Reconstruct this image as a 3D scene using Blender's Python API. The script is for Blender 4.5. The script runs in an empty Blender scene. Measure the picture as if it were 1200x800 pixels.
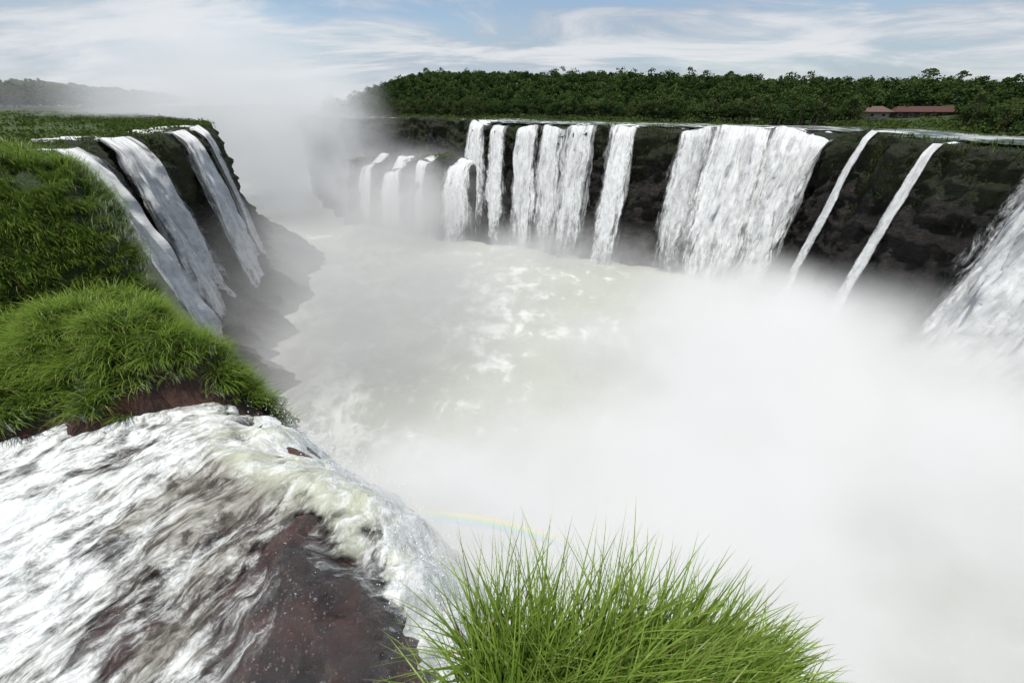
import bpy, math, random
import numpy as np
from mathutils import Vector
random.seed(7); rng = np.random.default_rng(7)
SC = bpy.context.scene; COL = SC.collection
F = 440.0; P = math.radians(32.5); CP, SP = math.cos(P), math.sin(P); CZ = 9.0

# ------------------------------------------------------------------ helpers
def proj(x, y, z):
    z = z - CZ; d = y*CP - z*SP
    return 600 + F*x/d, 400 - F*(y*SP + z*CP)/d

def at_y(px, py, Y):
    dx = (px-600)/F; dy = (400-py)/F
    v = np.array([dx, CP+dy*SP, -SP+dy*CP]); v *= Y/v[1]
    return np.array([v[0], v[1], v[2]+CZ])

def _h(ix, iy, iz, seed):
    h = (ix.astype(np.int64)*374761393 + iy.astype(np.int64)*668265263 + iz.astype(np.int64)*1274126177 + seed*974711) & 0xffffffff
    h = ((h ^ (h >> 13))*1103515245) & 0xffffffff
    h = ((h ^ (h >> 15))*741103597) & 0xffffffff
    return ((h ^ (h >> 16)) & 0xffff)/65535.0*2-1

def vnoise(x, y, z=None, seed=0):
    x = np.asarray(x, float); y = np.asarray(y, float)+np.zeros_like(x)
    z = np.zeros_like(x) if z is None else np.asarray(z, float)+np.zeros_like(x)
    ix, iy, iz = np.floor(x), np.floor(y), np.floor(z)
    fx, fy, fz = x-ix, y-iy, z-iz
    fx, fy, fz = [f*f*f*(f*(f*6-15)+10) for f in (fx, fy, fz)]
    r = 0
    for a in (0, 1):
        for b in (0, 1):
            for c in (0, 1):
                w = (fx if a else 1-fx)*(fy if b else 1-fy)*(fz if c else 1-fz)
                r = r + w*_h(ix+a, iy+b, iz+c, seed)
    return r

def fbm(x, y, z=None, o=4, seed=0, gain=.5):
    r = 0; a = 1.0; s = 1.0; t = 0
    for i in range(o):
        r = r + a*vnoise(np.asarray(x)*s, np.asarray(y)*s, None if z is None else np.asarray(z)*s, seed+i*17)
        t += a; a *= gain; s *= 2.03
    return r/t*1.5

def sstep(a, b, x):
    t = np.clip((x-a)/(b-a), 0, 1); return t*t*(3-2*t)

def tag(o, label=None, cat=None, group=None, kind=None):
    if label: o['label'] = label
    if cat: o['category'] = cat
    if group: o['group'] = group
    if kind: o['kind'] = kind
    return o

def make_mesh(name, V, Fc, mat=None, smooth=True, uv=None, attrs=None):
    me = bpy.data.meshes.new(name)
    V = np.asarray(V, np.float32); Fc = np.asarray(Fc, np.int32)
    k = Fc.shape[1]
    me.vertices.add(len(V)); me.vertices.foreach_set('co', V.ravel())
    me.loops.add(Fc.size); me.loops.foreach_set('vertex_index', Fc.ravel())
    me.polygons.add(len(Fc))
    me.polygons.foreach_set('loop_start', np.arange(0, Fc.size, k, dtype=np.int32))
    me.polygons.foreach_set('loop_total', np.full(len(Fc), k, np.int32))
    me.polygons.foreach_set('use_smooth', np.full(len(Fc), smooth, bool))
    if uv is not None:
        for nm, u in uv.items():
            l = me.uv_layers.new(name=nm)
            l.data.foreach_set('uv', np.asarray(u, np.float32)[Fc.ravel()].ravel())
    if attrs:
        for nm, a in attrs.items():
            at = me.attributes.new(nm, 'FLOAT', 'POINT'); at.data.foreach_set('value', np.asarray(a, np.float32))
    me.update(calc_edges=True); me.validate()
    if mat: me.materials.append(mat)
    return me

def link(name, me, parent=None):
    o = bpy.data.objects.new(name, me); COL.objects.link(o)
    if parent: o.parent = parent
    return o

def mobj(name, V, Fc, mat=None, parent=None, **k):
    return link(name, make_mesh(name, V, Fc, mat, **k), parent)

def empty(name, loc, rz=0):
    o = bpy.data.objects.new(name, None); COL.objects.link(o); o.location = loc; o.rotation_euler = (0, 0, rz)
    o.empty_display_size = .5
    return o

def gfaces(nu, nv):          # index = i*nv + j
    i, j = np.meshgrid(np.arange(nu-1), np.arange(nv-1), indexing='ij')
    a = (i*nv+j).ravel(); b = a+nv
    return np.stack([a, b, b+1, a+1], 1)

def catmull(pts, step):
    pts = np.asarray(pts, float); out = []
    ext = np.vstack([2*pts[0]-pts[1], pts, 2*pts[-1]-pts[-2]])
    for i in range(1, len(ext)-2):
        p0, p1, p2, p3 = ext[i-1:i+3]
        n = max(2, int(np.linalg.norm(p2-p1)/step))
        for t in np.arange(n)/n:
            out.append(.5*((2*p1)+(-p0+p2)*t+(2*p0-5*p1+4*p2-p3)*t*t+(-p0+3*p1-3*p2+p3)*t**3))
    out.append(pts[-1]); return np.array(out)

def normals2(pl, side):      # side=+1: right-hand normal
    t = np.gradient(pl, axis=0); k = np.ones(9)/9
    pad = lambda a: np.convolve(np.pad(a, 4, mode='edge'), k, 'valid')
    t = np.stack([pad(t[:, 0]), pad(t[:, 1])], 1)
    t /= np.linalg.norm(t, axis=1)[:, None]
    return side*np.stack([t[:, 1], -t[:, 0]], 1)

def seg_dist(x, y, pl):      # signed distance, + on the left of travel
    best = np.full(x.shape, 1e9); sg = np.ones(x.shape)
    for (a, b) in zip(pl[:-1], pl[1:]):
        d = b-a; L = d@d
        t = np.clip(((x-a[0])*d[0]+(y-a[1])*d[1])/L, 0, 1)
        ex = x-a[0]-t*d[0]; ey = y-a[1]-t*d[1]; dd = np.hypot(ex, ey)
        cr = d[0]*(y-a[1])-d[1]*(x-a[0])
        m = dd < best-1e-9
        best = np.where(m, dd, best); sg = np.where(m, np.sign(cr), sg)
    return best*sg

# ------------------------------------------------------------------ node DSL
class NT:
    def __init__(s, nt): s.nt = nt; nt.nodes.clear()
    def n(s, typ, ins=None, **at):
        nd = s.nt.nodes.new(typ)
        for k, v in at.items(): setattr(nd, k, v)
        for k, v in (ins or {}).items():
            sk = nd.inputs[k]
            if isinstance(v, bpy.types.NodeSocket): s.nt.links.new(v, sk)
            else: sk.default_value = v
        return nd
    def m(s, op, a, b=0.0, c=0.0, clamp=False):
        return s.n('ShaderNodeMath', {0: a, 1: b, 2: c}, operation=op, use_clamp=clamp).outputs[0]
    def vm(s, op, a, b=(0, 0, 0)):
        nd = s.n('ShaderNodeVectorMath', {0: a, 1: b}, operation=op)
        return nd.outputs['Value'] if op in ('DOT_PRODUCT', 'LENGTH') else nd.outputs[0]
    def noise(s, vec, scale=1.0, detail=4.0, rough=.5, dist=0.0):
        return s.n('ShaderNodeTexNoise', {'Vector': vec, 'Scale': scale, 'Detail': detail, 'Roughness': rough, 'Distortion': dist}).outputs[0]
    def mr(s, v, a, b, c=0.0, d=1.0, smooth=True):
        return s.n('ShaderNodeMapRange', {0: v, 1: a, 2: b, 3: c, 4: d}, interpolation_type='SMOOTHSTEP' if smooth else 'LINEAR', clamp=True).outputs[0]
    def mix(s, f, a, b):
        nd = s.n('ShaderNodeMix', data_type='RGBA')
        for i, v in ((0, f), (6, a), (7, b)):
            if isinstance(v, bpy.types.NodeSocket): s.nt.links.new(v, nd.inputs[i])
            else: nd.inputs[i].default_value = v if i == 0 else (*v, 1)
        return nd.outputs[2]
    def pos(s): return s.n('ShaderNodeNewGeometry').outputs['Position']
    def bump(s, h, strength=.5, dist=.1):
        return s.n('ShaderNodeBump', {'Height': h, 'Strength': strength, 'Distance': dist}).outputs[0]
    def out(s, sh): s.n('ShaderNodeOutputMaterial', {'Surface': sh})
    def princ(s, col, rough=.7, nrm=None, spec=.3):
        ins = {'Base Color': col if isinstance(col, bpy.types.NodeSocket) else (*col, 1), 'Roughness': rough, 'Specular IOR Level': spec}
        if nrm is not None: ins['Normal'] = nrm
        return s.n('ShaderNodeBsdfPrincipled', ins).outputs[0]
    def mixs(s, f, a, b):
        return s.n('ShaderNodeMixShader', {0: f, 1: a, 2: b}).outputs[0]

def newmat(name):
    m = bpy.data.materials.new(name); m.use_nodes = True
    return m, NT(m.node_tree)

def plain(name, col, rough=.8, nscale=3, var=.35):
    m, t = newmat(name); n = t.noise(t.pos(), nscale, 4)
    c = t.mix(n, tuple(c*(1-var) for c in col), tuple(c*(1+var) for c in col))
    t.out(t.princ(c, rough)); return m

def cliff_mat(name, moss=.5, ztop=0.0, mossdepth=30.0, dark=1.0):
    m, t = newmat(name); p = t.pos()
    st = t.vm('MULTIPLY', p, (.16, .16, .45))
    n1 = t.noise(st, 1.0, 7, .68, .3); n2 = t.noise(p, .7, 7, .7); n3 = t.noise(p, .05, 4, .6)
    vert = t.noise(t.vm('MULTIPLY', p, (.45, .45, .04)), 1.0, 5, .65)
    c = t.mix(t.mr(n1, .38, .68), (.010, .009, .008), (.046*dark, .037*dark, .031*dark))
    c = t.mix(t.m('MULTIPLY', t.mr(vert, .45, .62), .75), c, (.007, .006, .006))
    z = t.n('ShaderNodeSeparateXYZ', {0: p}).outputs[2]
    hz = t.mr(z, ztop-mossdepth, ztop+1)
    g = t.m('MULTIPLY', t.mr(t.m('ADD', t.m('MULTIPLY', hz, .30), t.m('ADD', t.m('MULTIPLY', n2, .65), t.m('MULTIPLY', n3, .7))), .86-.16*moss, .98-.16*moss), min(1, .55+moss*.5))
    gc = t.mix(n2, (.010, .018, .005), (.045, .064, .016))
    c = t.mix(g, c, gc)
    h = t.m('ADD', t.m('MULTIPLY', n1, 1.0), t.m('MULTIPLY', n2, .9))
    t.out(t.princ(c, .62, t.bump(h, 1.0, 2.6), .35)); return m

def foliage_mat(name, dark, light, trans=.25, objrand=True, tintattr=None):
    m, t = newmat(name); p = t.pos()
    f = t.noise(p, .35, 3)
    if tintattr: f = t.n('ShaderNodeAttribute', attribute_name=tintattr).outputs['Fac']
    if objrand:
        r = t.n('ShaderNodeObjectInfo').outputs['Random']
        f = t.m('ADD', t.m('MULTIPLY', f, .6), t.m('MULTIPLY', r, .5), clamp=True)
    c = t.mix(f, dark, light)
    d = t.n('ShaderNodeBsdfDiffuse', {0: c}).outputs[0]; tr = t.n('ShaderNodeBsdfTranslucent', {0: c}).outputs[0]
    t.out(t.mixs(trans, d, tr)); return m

# ------------------------------------------------------------------ camera, sun, world
cam = bpy.data.cameras.new('camera'); co = bpy.data.objects.new('camera', cam); COL.objects.link(co)
cam.sensor_width = 36; cam.lens = F/1200*36; cam.clip_start = .05; cam.clip_end = 20000
co.location = (0, 0, CZ); co.rotation_euler = (math.radians(90)-P, 0, 0); SC.camera = co
SUN_EL, SUN_AZ = math.radians(80), math.radians(-140)   # azimuth clockwise from +Y
sd = Vector((math.cos(SUN_EL)*math.sin(SUN_AZ), math.cos(SUN_EL)*math.cos(SUN_AZ), math.sin(SUN_EL)))
sl = bpy.data.lights.new('sun', 'SUN'); sl.energy = 3.9; sl.angle = math.radians(.5); sl.color = (1, .96, .9)
so = bpy.data.objects.new('sun', sl); COL.objects.link(so); so.rotation_euler = sd.to_track_quat('Z', 'Y').to_euler(); so.location = (0, 0, 200)
w = bpy.data.worlds.new('World'); SC.world = w; w.use_nodes = True
t = NT(w.node_tree)
sky = t.n('ShaderNodeTexSky', sky_type='NISHITA', sun_disc=False, sun_elevation=SUN_EL, sun_rotation=SUN_AZ, air_density=1.0, dust_density=.4, ozone_density=2.2)
d = t.n('ShaderNodeTexCoord').outputs['Generated']
sx = t.n('ShaderNodeSeparateXYZ', {0: d})
zz = t.m('ADD', t.m('MAXIMUM', sx.outputs[2], 0.0), .15)
cv = t.n('ShaderNodeCombineXYZ', {0: t.m('DIVIDE', sx.outputs[0], zz), 1: t.m('DIVIDE', sx.outputs[1], zz), 2: 0.0}).outputs[0]
cv2 = t.vm('ADD', t.vm('MULTIPLY', cv, (.55, .95, 1)), (4.5, 1.7, 0))
n1 = t.noise(cv2, 1.0, 10, .62, .6); n2 = t.noise(t.vm('ADD', cv, (9.8, 2.1, 0)), .34, 4, .5, .3)
cf = t.mr(t.m('ADD', t.m('MULTIPLY', n1, .8), t.m('MULTIPLY', n2, .5)), .53, .70)
hz = t.mr(sx.outputs[2], .02, .20, 1.0, 0.0)
cf = t.m('MAXIMUM', cf, t.m('MULTIPLY', hz, .8))
cc = t.mix(t.mr(n1, .40, .64), (.46, .54, .65), (.87, .89, .92))
b1 = t.n('ShaderNodeBackground', {0: sky.outputs[0], 1: .12}).outputs[0]
b2 = t.n('ShaderNodeBackground', {0: cc, 1: .89}).outputs[0]
t.n('ShaderNodeOutputWorld', {0: t.mixs(t.m('MULTIPLY', cf, .93), b1, b2)})
SC.view_settings.view_transform = 'Standard'; SC.view_settings.look = 'None'; SC.view_settings.exposure = 0

# ------------------------------------------------------------------ materials
M_cliffR = cliff_mat('basalt_cliff', .40, 0, 30)
M_cliffL = cliff_mat('wet_mossy_cliff', .60, 2, 38, .7)
M_soil = plain('soil_and_grass', (.05, .075, .02), .9, .5)
M_landgreen = plain('forest_floor', (.035, .055, .016), .9, .2)
M_bark = plain('bark', (.10, .08, .06), .9, 2)

def river_mat():
    m, t = newmat('gorge_water'); p = t.pos()
    n = t.noise(t.vm('MULTIPLY', p, (.15, .10, .1)), 1.0, 10, .82, .3); n2 = t.noise(p, .025, 5, .6)
    f = t.mr(t.m('ADD', t.m('MULTIPLY', n, .7), t.m('MULTIPLY', n2, .45)), .57, .70)
    c = t.mix(f, (.43, .445, .385), (.80, .82, .775))
    t.out(t.princ(c, .55, t.bump(n, .5, 1.2), .15)); return m
M_river = river_mat()

def upper_mat():
    m, t = newmat('upper_river_water'); p = t.pos()
    n = t.noise(t.vm('MULTIPLY', p, (.25, .10, .2)), 1.0, 6, .6, .5)
    n2 = t.noise(p, .05, 3)
    c = t.mix(t.mr(t.m('ADD', t.m('MULTIPLY', n, .7), t.m('MULTIPLY', n2, .5)), .55, .72), (.10, .12, .11), (.75, .78, .78))
    t.out(t.princ(c, .2, t.bump(n, .5, .3), .5)); return m
M_upper = upper_mat()

def fall_mat(name, thr=.40, bright=.92, tint=(.97, 1, 1), soft=.16, maxa=1.0):
    m, t = newmat(name)
    uv = t.n('ShaderNodeUVMap', uv_map='flow').outputs[0]; nn = t.n('ShaderNodeUVMap', uv_map='norm').outputs[0]
    s = t.n('ShaderNodeSeparateXYZ', {0: nn})
    a1 = t.noise(t.vm('MULTIPLY', uv, (.28, .016, 1)), 1.0, 3, .55, .2)
    a2 = t.noise(t.vm('MULTIPLY', uv, (1.3, .07, 1)), 1.0, 5, .60, .3)
    a3 = t.noise(t.vm('MULTIPLY', uv, (1.0, .36, 1)), 1.0, 8, .72, .5)
    n = t.m('ADD', t.m('ADD', t.m('MULTIPLY', a1, .58), t.m('MULTIPLY', a2, .30)), t.m('MULTIPLY', a3, .40))
    e0 = t.m('ABSOLUTE', t.m('SUBTRACT', t.m('MULTIPLY', s.outputs[0], 2.0), 1.0))
    en = t.noise(t.vm('MULTIPLY', uv, (.5, .08, 1)), 1.0, 7, .72)
    e = t.m('ADD', e0, t.m('MULTIPLY', t.m('SUBTRACT', en, .5), 2.1))
    edge = t.m('ADD', t.mr(e, .25, 1.15, 0.0, .38), t.mr(e0, .60, 1.0, 0.0, .32))
    lo = t.mr(s.outputs[1], .5, 1.0, 0.0, .26)
    v = t.m('SUBTRACT', t.m('SUBTRACT', n, edge), lo)
    al = t.m('MULTIPLY', t.mr(v, thr-soft, thr+soft), maxa)
    sh = t.m('ADD', t.m('MULTIPLY', a2, .4), t.m('MULTIPLY', a3, .7))
    c = t.mix(t.mr(sh, .42, .66), tuple(bright*.68*k for k in tint), tuple(bright*k for k in tint))
    nb = t.bump(t.m('ADD', a2, t.m('MULTIPLY', a3, 1.4)), .6, .8)
    nv = t.vm('NORMALIZE', t.vm('ADD', nb, (-.10, -.10, 1.1)))
    df = t.n('ShaderNodeBsdfDiffuse', {0: c, 'Normal': nv}).outputs[0]
    tl = t.n('ShaderNodeBsdfTranslucent', {0: c, 'Normal': nv}).outputs[0]
    t.out(t.mixs(al, t.n('ShaderNodeBsdfTransparent').outputs[0], t.mixs(.25, df, tl))); return m
M_fall = fall_mat('falling_water', .46)
M_fallthin = fall_mat('thin_falling_water', .36, soft=.20)
M_veil = fall_mat('thin_veil_of_falling_water', .53, .90, soft=.22, maxa=.7)
M_fallL = fall_mat('dense_falling_water', .375, .96, (.97, 1, 1), soft=.17)
M_torn = fall_mat('torn_falling_water', .40, .98, (.98, 1, 1), soft=.18)

# ------------------------------------------------------------------ rims and cliffs
R_CTRL = [(130, -60), (128, 0), (126, 40), (123, 75), (121, 95), (120, 117), (115, 134), (116, 152), (104, 163), (89, 172), (70, 180), (55, 186),
          (38, 196), (18, 206), (0, 215), (-13, 226), (-26, 248), (-60, 276), (-118, 300), (-165, 345), (-190, 450), (-200, 700)]
L_CTRL = [(-40, -10), (-58, 22), (-72, 50), (-88, 80), (-97, 105), (-104, 133), (-116, 166), (-134, 190), (-178, 228), (-255, 300), (-345, 420), (-440, 600)]
T_CTRL = [(4, 218), (-16, 226), (-46, 238), (-87, 258), (-115, 285), (-152, 345)]
def make_rim(ctrl, side, seed, amp=1.6, step=1.1):
    pl = catmull(ctrl, step); nr = normals2(pl, side)
    s = np.r_[0, np.cumsum(np.linalg.norm(np.diff(pl, axis=0), axis=1))]
    pl = pl + nr*(amp*fbm(s*.07, s*0+seed, o=4, seed=seed))[:, None]
    zr = 2.2*fbm(s*.06, s*0+seed*3.3, o=5, seed=seed+50)-.6
    return pl, nr, s, zr
RP, RN, RS, RZ = make_rim(R_CTRL, 1, 3, 3.4)
LP, LN, LS, LZ = make_rim(L_CTRL, -1, 5, 3.0); LZ = LZ*.7
TP, TN, TS, TZ = make_rim(T_CTRL, 1, 8, 4.0); TZ = TZ*2.4-.05*TS

def cliff(name, rim, nr, s, zr, ztop, zbot, prof, mat, rows, seed, amp=1.0, back=14, strata=1.2):
    n = len(rim)
    bk = [(-back, -.8, 0), (-back*.5, -.15, .3), (-2.5, .05, .9), (-.8, .1, 1)]       # behind the rim, top surface
    dep = np.linspace(0, 1, rows)**1.1*(ztop-zbot)
    nv = len(bk)+rows; V = np.zeros((n, nv, 3))
    for j, (o, dz, kz) in enumerate(bk):
        x = rim[:, 0]-nr[:, 0]*o; y = rim[:, 1]-nr[:, 1]*o
        V[:, j, 0] = x; V[:, j, 1] = y; V[:, j, 2] = ztop+dz+.55*fbm(x*.25, y*.25, o=3, seed=seed)+zr*kz
    for j, h in enumerate(dep):
        z = ztop-h
        k = min(1, h/3)
        ns = 1.9*fbm(s*.11, np.full(n, z*.05), o=4, seed=seed+1)+1.5*fbm(s*.33, np.full(n, z*.30), o=4, seed=seed+2, gain=.65)+strata*np.abs(fbm(s*.05, np.full(n, z*.25), o=3, seed=seed+3))
        off = prof(z, s)+amp*ns*k
        V[:, len(bk)+j, 0] = rim[:, 0]-nr[:, 0]*off; V[:, len(bk)+j, 1] = rim[:, 1]-nr[:, 1]*off
        V[:, len(bk)+j, 2] = z+.4*fbm(s*.3, np.full(n, z*.3), o=2, seed=seed+5)+zr*(1-h/(ztop-zbot))
    o = mobj(name, V.reshape(-1, 3), gfaces(n, nv), mat); tag(o, kind='structure'); return o

cliff('gorge_cliff', RP, RN, RS, RZ, 0, -66, lambda z, s: .02*(-z)+3*sstep(-46, -64, z)+1.2*sstep(-20, -24, z), M_cliffR, 66, 11)
def lprof(z, s):
    b = sstep(25, 60, s)*(1-sstep(215, 260, s))
    return -.5+.02*(2-z)+b*((15+9*fbm(s*.06, s*0+2, o=4, seed=4))*sstep(-26, -64, z)+(7+4*fbm(s*.12, s*0+5, o=4, seed=6))*sstep(-44, -64, z)+2.5*fbm(s*.22, s*0+z*.16, o=4, seed=7, gain=.6)*sstep(-24, -40, z))
cliff('gorge_cliff_on_the_near_bank', LP, LN, LS, LZ, 1.5, -66, lprof, M_cliffL, 90, 31, 1.3, strata=.4)
cliff('rock_terrace', TP, TN, TS, TZ, -18, -66, lambda z, s: .16*(-18-z)+4*sstep(-45, -64, z)+3*sstep(-25, -30, z), M_cliffR, 40, 51, 1.2, back=95)

# gorge river + ground to the horizon
def sheet(name, x0, x1, y0, y1, nx, ny, zf, mat, mask=None, **k):
    x = np.linspace(x0, x1, nx); y = np.linspace(y0, y1, ny); X, Y = np.meshgrid(x, y, indexing='ij')
    Z = zf(X, Y); V = np.stack([X, Y, Z], -1).reshape(-1, 3); Fc = gfaces(nx, ny)
    if mask is not None:
        c = V[Fc].mean(1); Fc = Fc[mask(c[:, 0], c[:, 1])]
        u, inv = np.unique(Fc, return_inverse=True); V = V[u]; Fc = inv.reshape(Fc.shape)
    o = mobj(name, V, Fc, mat, **k); tag(o, kind='structure'); return o
sheet('gorge_river', -430, 190, -80, 720, 200, 240, lambda x, y: -60+.9*fbm(x*.06, y*.06, o=4, seed=2)+.5*np.abs(fbm(x*.2, y*.2, o=3, seed=9)), M_river)
sheet('ground', -9000, 9000, -3000, 15000, 8, 8, lambda x, y: -72+0*x, M_landgreen)

Rc = catmull(R_CTRL, 9); Lc = catmull(L_CTRL, 9)
def dR(x, y): return -seg_dist(x, y, Rc)
def dL(x, y): return seg_dist(x, y, Lc)
sheet('upper_river', -230, 700, -150, 820, 150, 150, lambda x, y: 0*x+.02, M_upper, lambda x, y: dR(x, y) > 6)
def HR(x, y):
    d = dR(x, y); top = np.clip(.062*y-5.0, 2.5, 24); d2 = d+40*sstep(0, -60, x)
    return -.8+1.0*sstep(28, 42, d+6*fbm(x*.03, y*.03, o=3, seed=3))+top*sstep(50, 150, d2)*sstep(14, 50, d)+2.2*fbm(x*.014, y*.014, o=3, seed=6)*sstep(50, 110, d)
sheet('hill', -300, 760, -60, 900, 170, 160, HR, M_landgreen, lambda x, y: dR(x, y) > 24)
def HL(x, y):
    d = dL(x, y)
    return 1.0+2.0*sstep(5, 60, d)+.7*fbm(x*.05, y*.05, o=4, seed=16)*sstep(0, 10, d)
sheet('meadow', -1100, -30, -40, 900, 220, 200, HL, M_soil, lambda x, y: dL(x, y) > 6)

# ------------------------------------------------------------------ waterfalls
RPX = np.array([proj(x, y, 0)[0] if y > 5 else 99999 for x, y in RP])
TPX = np.array([proj(x, y, -18)[0] for x, y in TP])
fall_id = [0]
def fall_mesh(rim, nr, zr, i0, i1, ztop, zbot, mat, lean, spread, flute, inset):
    fall_id[0] += 1; sd_ = fall_id[0]*37.7
    wdt = np.sum(np.linalg.norm(np.diff(rim[i0:i1+1], axis=0), axis=1))
    nu = max(9, int(wdt*1.6)); nv = 66
    f = np.linspace(i0, i1, nu); k = np.arange(len(rim))
    top = np.stack([np.interp(f, k, rim[:, 0]), np.interp(f, k, rim[:, 1])], 1); zt = np.interp(f, k, zr)
    g = -np.stack([np.interp(f, k, nr[:, 0]), np.interp(f, k, nr[:, 1])], 1)
    mid = top.mean(0); um = np.linspace(0, wdt, nu)
    V = np.zeros((nu, nv, 3)); U1 = np.zeros((nu, nv, 2)); U2 = np.zeros((nu, nv, 2))
    hs = np.r_[-8, -5, -2.5, -1.2, -.4, np.linspace(0, 1, nv-5)**1.25*(ztop-zbot)]
    al = (top[-1]-top[0]); al = al/(np.linalg.norm(al)+1e-6)
    lat = min(1.1, .06*wdt+.15)
    for j, h in enumerate(hs):
        if h < 0:
            off = np.full(nu, h*1.6+inset*.3); z = ztop+.2+.2*fbm(um*.5+sd_, um*0+h, o=2, seed=3)+zt*(1-sstep(-2, -8, h)*.8); pos = top
        else:
            fl = flute*(fbm(um*.45+sd_, um*0+h*.02, o=3, seed=1)+.5*fbm(um*1.3+sd_, um*0+h*.10, o=3, seed=2))*min(1, h/5)
            out = lean*(.75*math.sqrt(h+.02)+.05*h)
            off = inset*min(1, .3+h/3)+out+fl
            z = ztop-h + .25*math.exp(-h/1.5)+zt*(1-h/(ztop-zbot))
            sp = 1+(spread-1)*(h/(ztop-zbot))
            wob = lat*fbm(um*.18+sd_, um*0+h*.085, o=4, seed=8)*min(1, h/10)
            pos = mid+(top-mid)*sp + al[None, :]*wob[:, None]
        V[:, j, 0] = pos[:, 0]+g[:, 0]*off; V[:, j, 1] = pos[:, 1]+g[:, 1]*off; V[:, j, 2] = z
        U1[:, j, 0] = um+sd_; U1[:, j, 1] = h+sd_*1.7; U2[:, j, 0] = np.linspace(0, 1, nu); U2[:, j, 1] = max(0, h)/(ztop-zbot)
    return V.reshape(-1, 3), gfaces(nu, nv), mat, {'flow': U1.reshape(-1, 2), 'norm': U2.reshape(-1, 2)}
def fall(label, rim, nr, zr, i0, i1, ztop, zbot, mat, lean=1.0, spread=1.15, flute=.8, inset=1.4, veil=True, vex=1):
    i0, i1 = sorted((i0, i1))
    if i1-i0 < 2: i1 = i0+2
    V, Fc, m_, uv = fall_mesh(rim, nr, zr, i0, i1, ztop, zbot, mat, lean, spread, flute, inset)
    o = mobj('waterfall', V, Fc, m_, uv=uv); tag(o, label, 'waterfall')
    if veil:
        V, Fc, m_, uv = fall_mesh(rim, nr, zr, max(0, i0-vex), min(len(rim)-1, i1+vex), ztop-.3, zbot, M_veil, lean*.85, spread*1.15, flute*.8, inset*.8)
        mobj('veil', V, Fc, m_, o, uv=uv)
    return o
def ridx(px, arr, lim=None):
    a = np.abs(arr-px)
    if lim is not None: a = np.where(lim, a, 1e9)
    return int(np.argmin(a))
okR = (RP[:, 1] < 262) & (RP[:, 0] > -40)
def rf(label, p0, p1, **k):
    fall(label, RP, RN, RZ, ridx(p0, RPX, okR), ridx(p1, RPX, okR), 0, -60, k.pop('mat', M_fall), **k)
near = 1e3*(RP[:, 0] < 50)
i1_ = int(np.argmin(np.abs(RP[:, 1]-99)+near)); i0_ = int(np.argmin(np.abs(RP[:, 1]-40)+near))
fall('broad white waterfall cut off by the right edge of the picture', RP, RN, RZ, i0_, i1_, -1, -60, M_fallL, lean=.75, spread=1.06, flute=1.6)
rf('right one of the two thin slanting waterfalls on the mossy cliff at the right', 1097, 1111, mat=M_fallthin, lean=.7, spread=2.0, flute=.3, veil=False)
rf('left one of the two thin slanting waterfalls, next to the big block of falls', 1018, 1031, mat=M_fallthin, lean=.7, spread=2.0, flute=.3, veil=False)
rf('widest white curtain waterfall, at the right end of the big block of falls', 893, 988, lean=1.3, spread=1.15, flute=1.9, mat=M_fallL, vex=2)
rf('bright curtain waterfall in the left half of the big block of falls', 833, 914, lean=1.6, spread=1.4, flute=1.7, mat=M_fallL, vex=2)
rf('short white fall at the left end of the big block, beside the bare dark cliff', 791, 843, lean=.9, spread=1.2, flute=1.2)
rf('single narrow waterfall standing alone between two stretches of bare dark cliff', 715, 751, lean=1.3, spread=1.15, flute=.7, mat=M_fallL)
rf('right hand curtain of the middle group of falls', 660, 705, lean=1.1, spread=1.1, flute=1.2)
rf('middle curtain of the middle group of falls', 634, 667, lean=.9, spread=1.2, flute=.8)
rf('left hand curtain of the middle group of falls', 605, 636, lean=.8, spread=1.25, flute=.8, mat=M_fallL)
rf('narrow fall to the left of the middle group, spilling beside a rock step', 577, 597, lean=.9, spread=1.7, flute=.5, mat=M_fallL)
rf('fall at the left end of the far rim, fanning out over dark steps', 551, 576, lean=.9, spread=2.1, flute=.6, mat=M_fallL)
def tf(label, p0, p1, **k): fall(label, TP, TN, TZ, ridx(p0, TPX), ridx(p1, TPX), -18, -60, k.pop('mat', M_torn), inset=1.8, **k)
tf('lower cascade spreading over steps below the left end of the far rim', 524, 556, lean=1.9, spread=1.5)
tf('small fall over the lower terrace, the leftmost one seen through the mist', 422, 440, lean=1.7, spread=1.5)
tf('small fall over the lower terrace, second from the left in the mist', 448, 473, lean=1.7, spread=1.4)
tf('faint thin fall over the lower terrace, nearest to the high falls', 490, 504, lean=1.7, veil=False)
def lf(label, y0, y1, zb, **k):
    far = 1e3*(LP[:, 0] < -136)
    a = int(np.argmin(np.abs(LP[:, 1]-y0)+far)); b = int(np.argmin(np.abs(LP[:, 1]-y1)+far))
    fall(label, LP, LN, LZ, a, b, 1.5, zb, k.pop('mat', M_torn), inset=2.0, **k)
lf('nearest waterfall on the left wall, mostly hidden behind the grassy mound', 75, 93, -56, lean=.9, spread=1.9, flute=2.4)
lf('long slanting white waterfall in the middle of the left wall', 97, 113, -54, lean=.75, spread=1.8, flute=1.9)
lf('narrow waterfall on the left wall, second farthest along it', 124, 136, -52, lean=.7, spread=1.8, flute=1.4)
lf('farthest narrow waterfall on the left wall near its misty end', 145, 155, -50, lean=.7, spread=1.5, flute=1.0)

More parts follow.
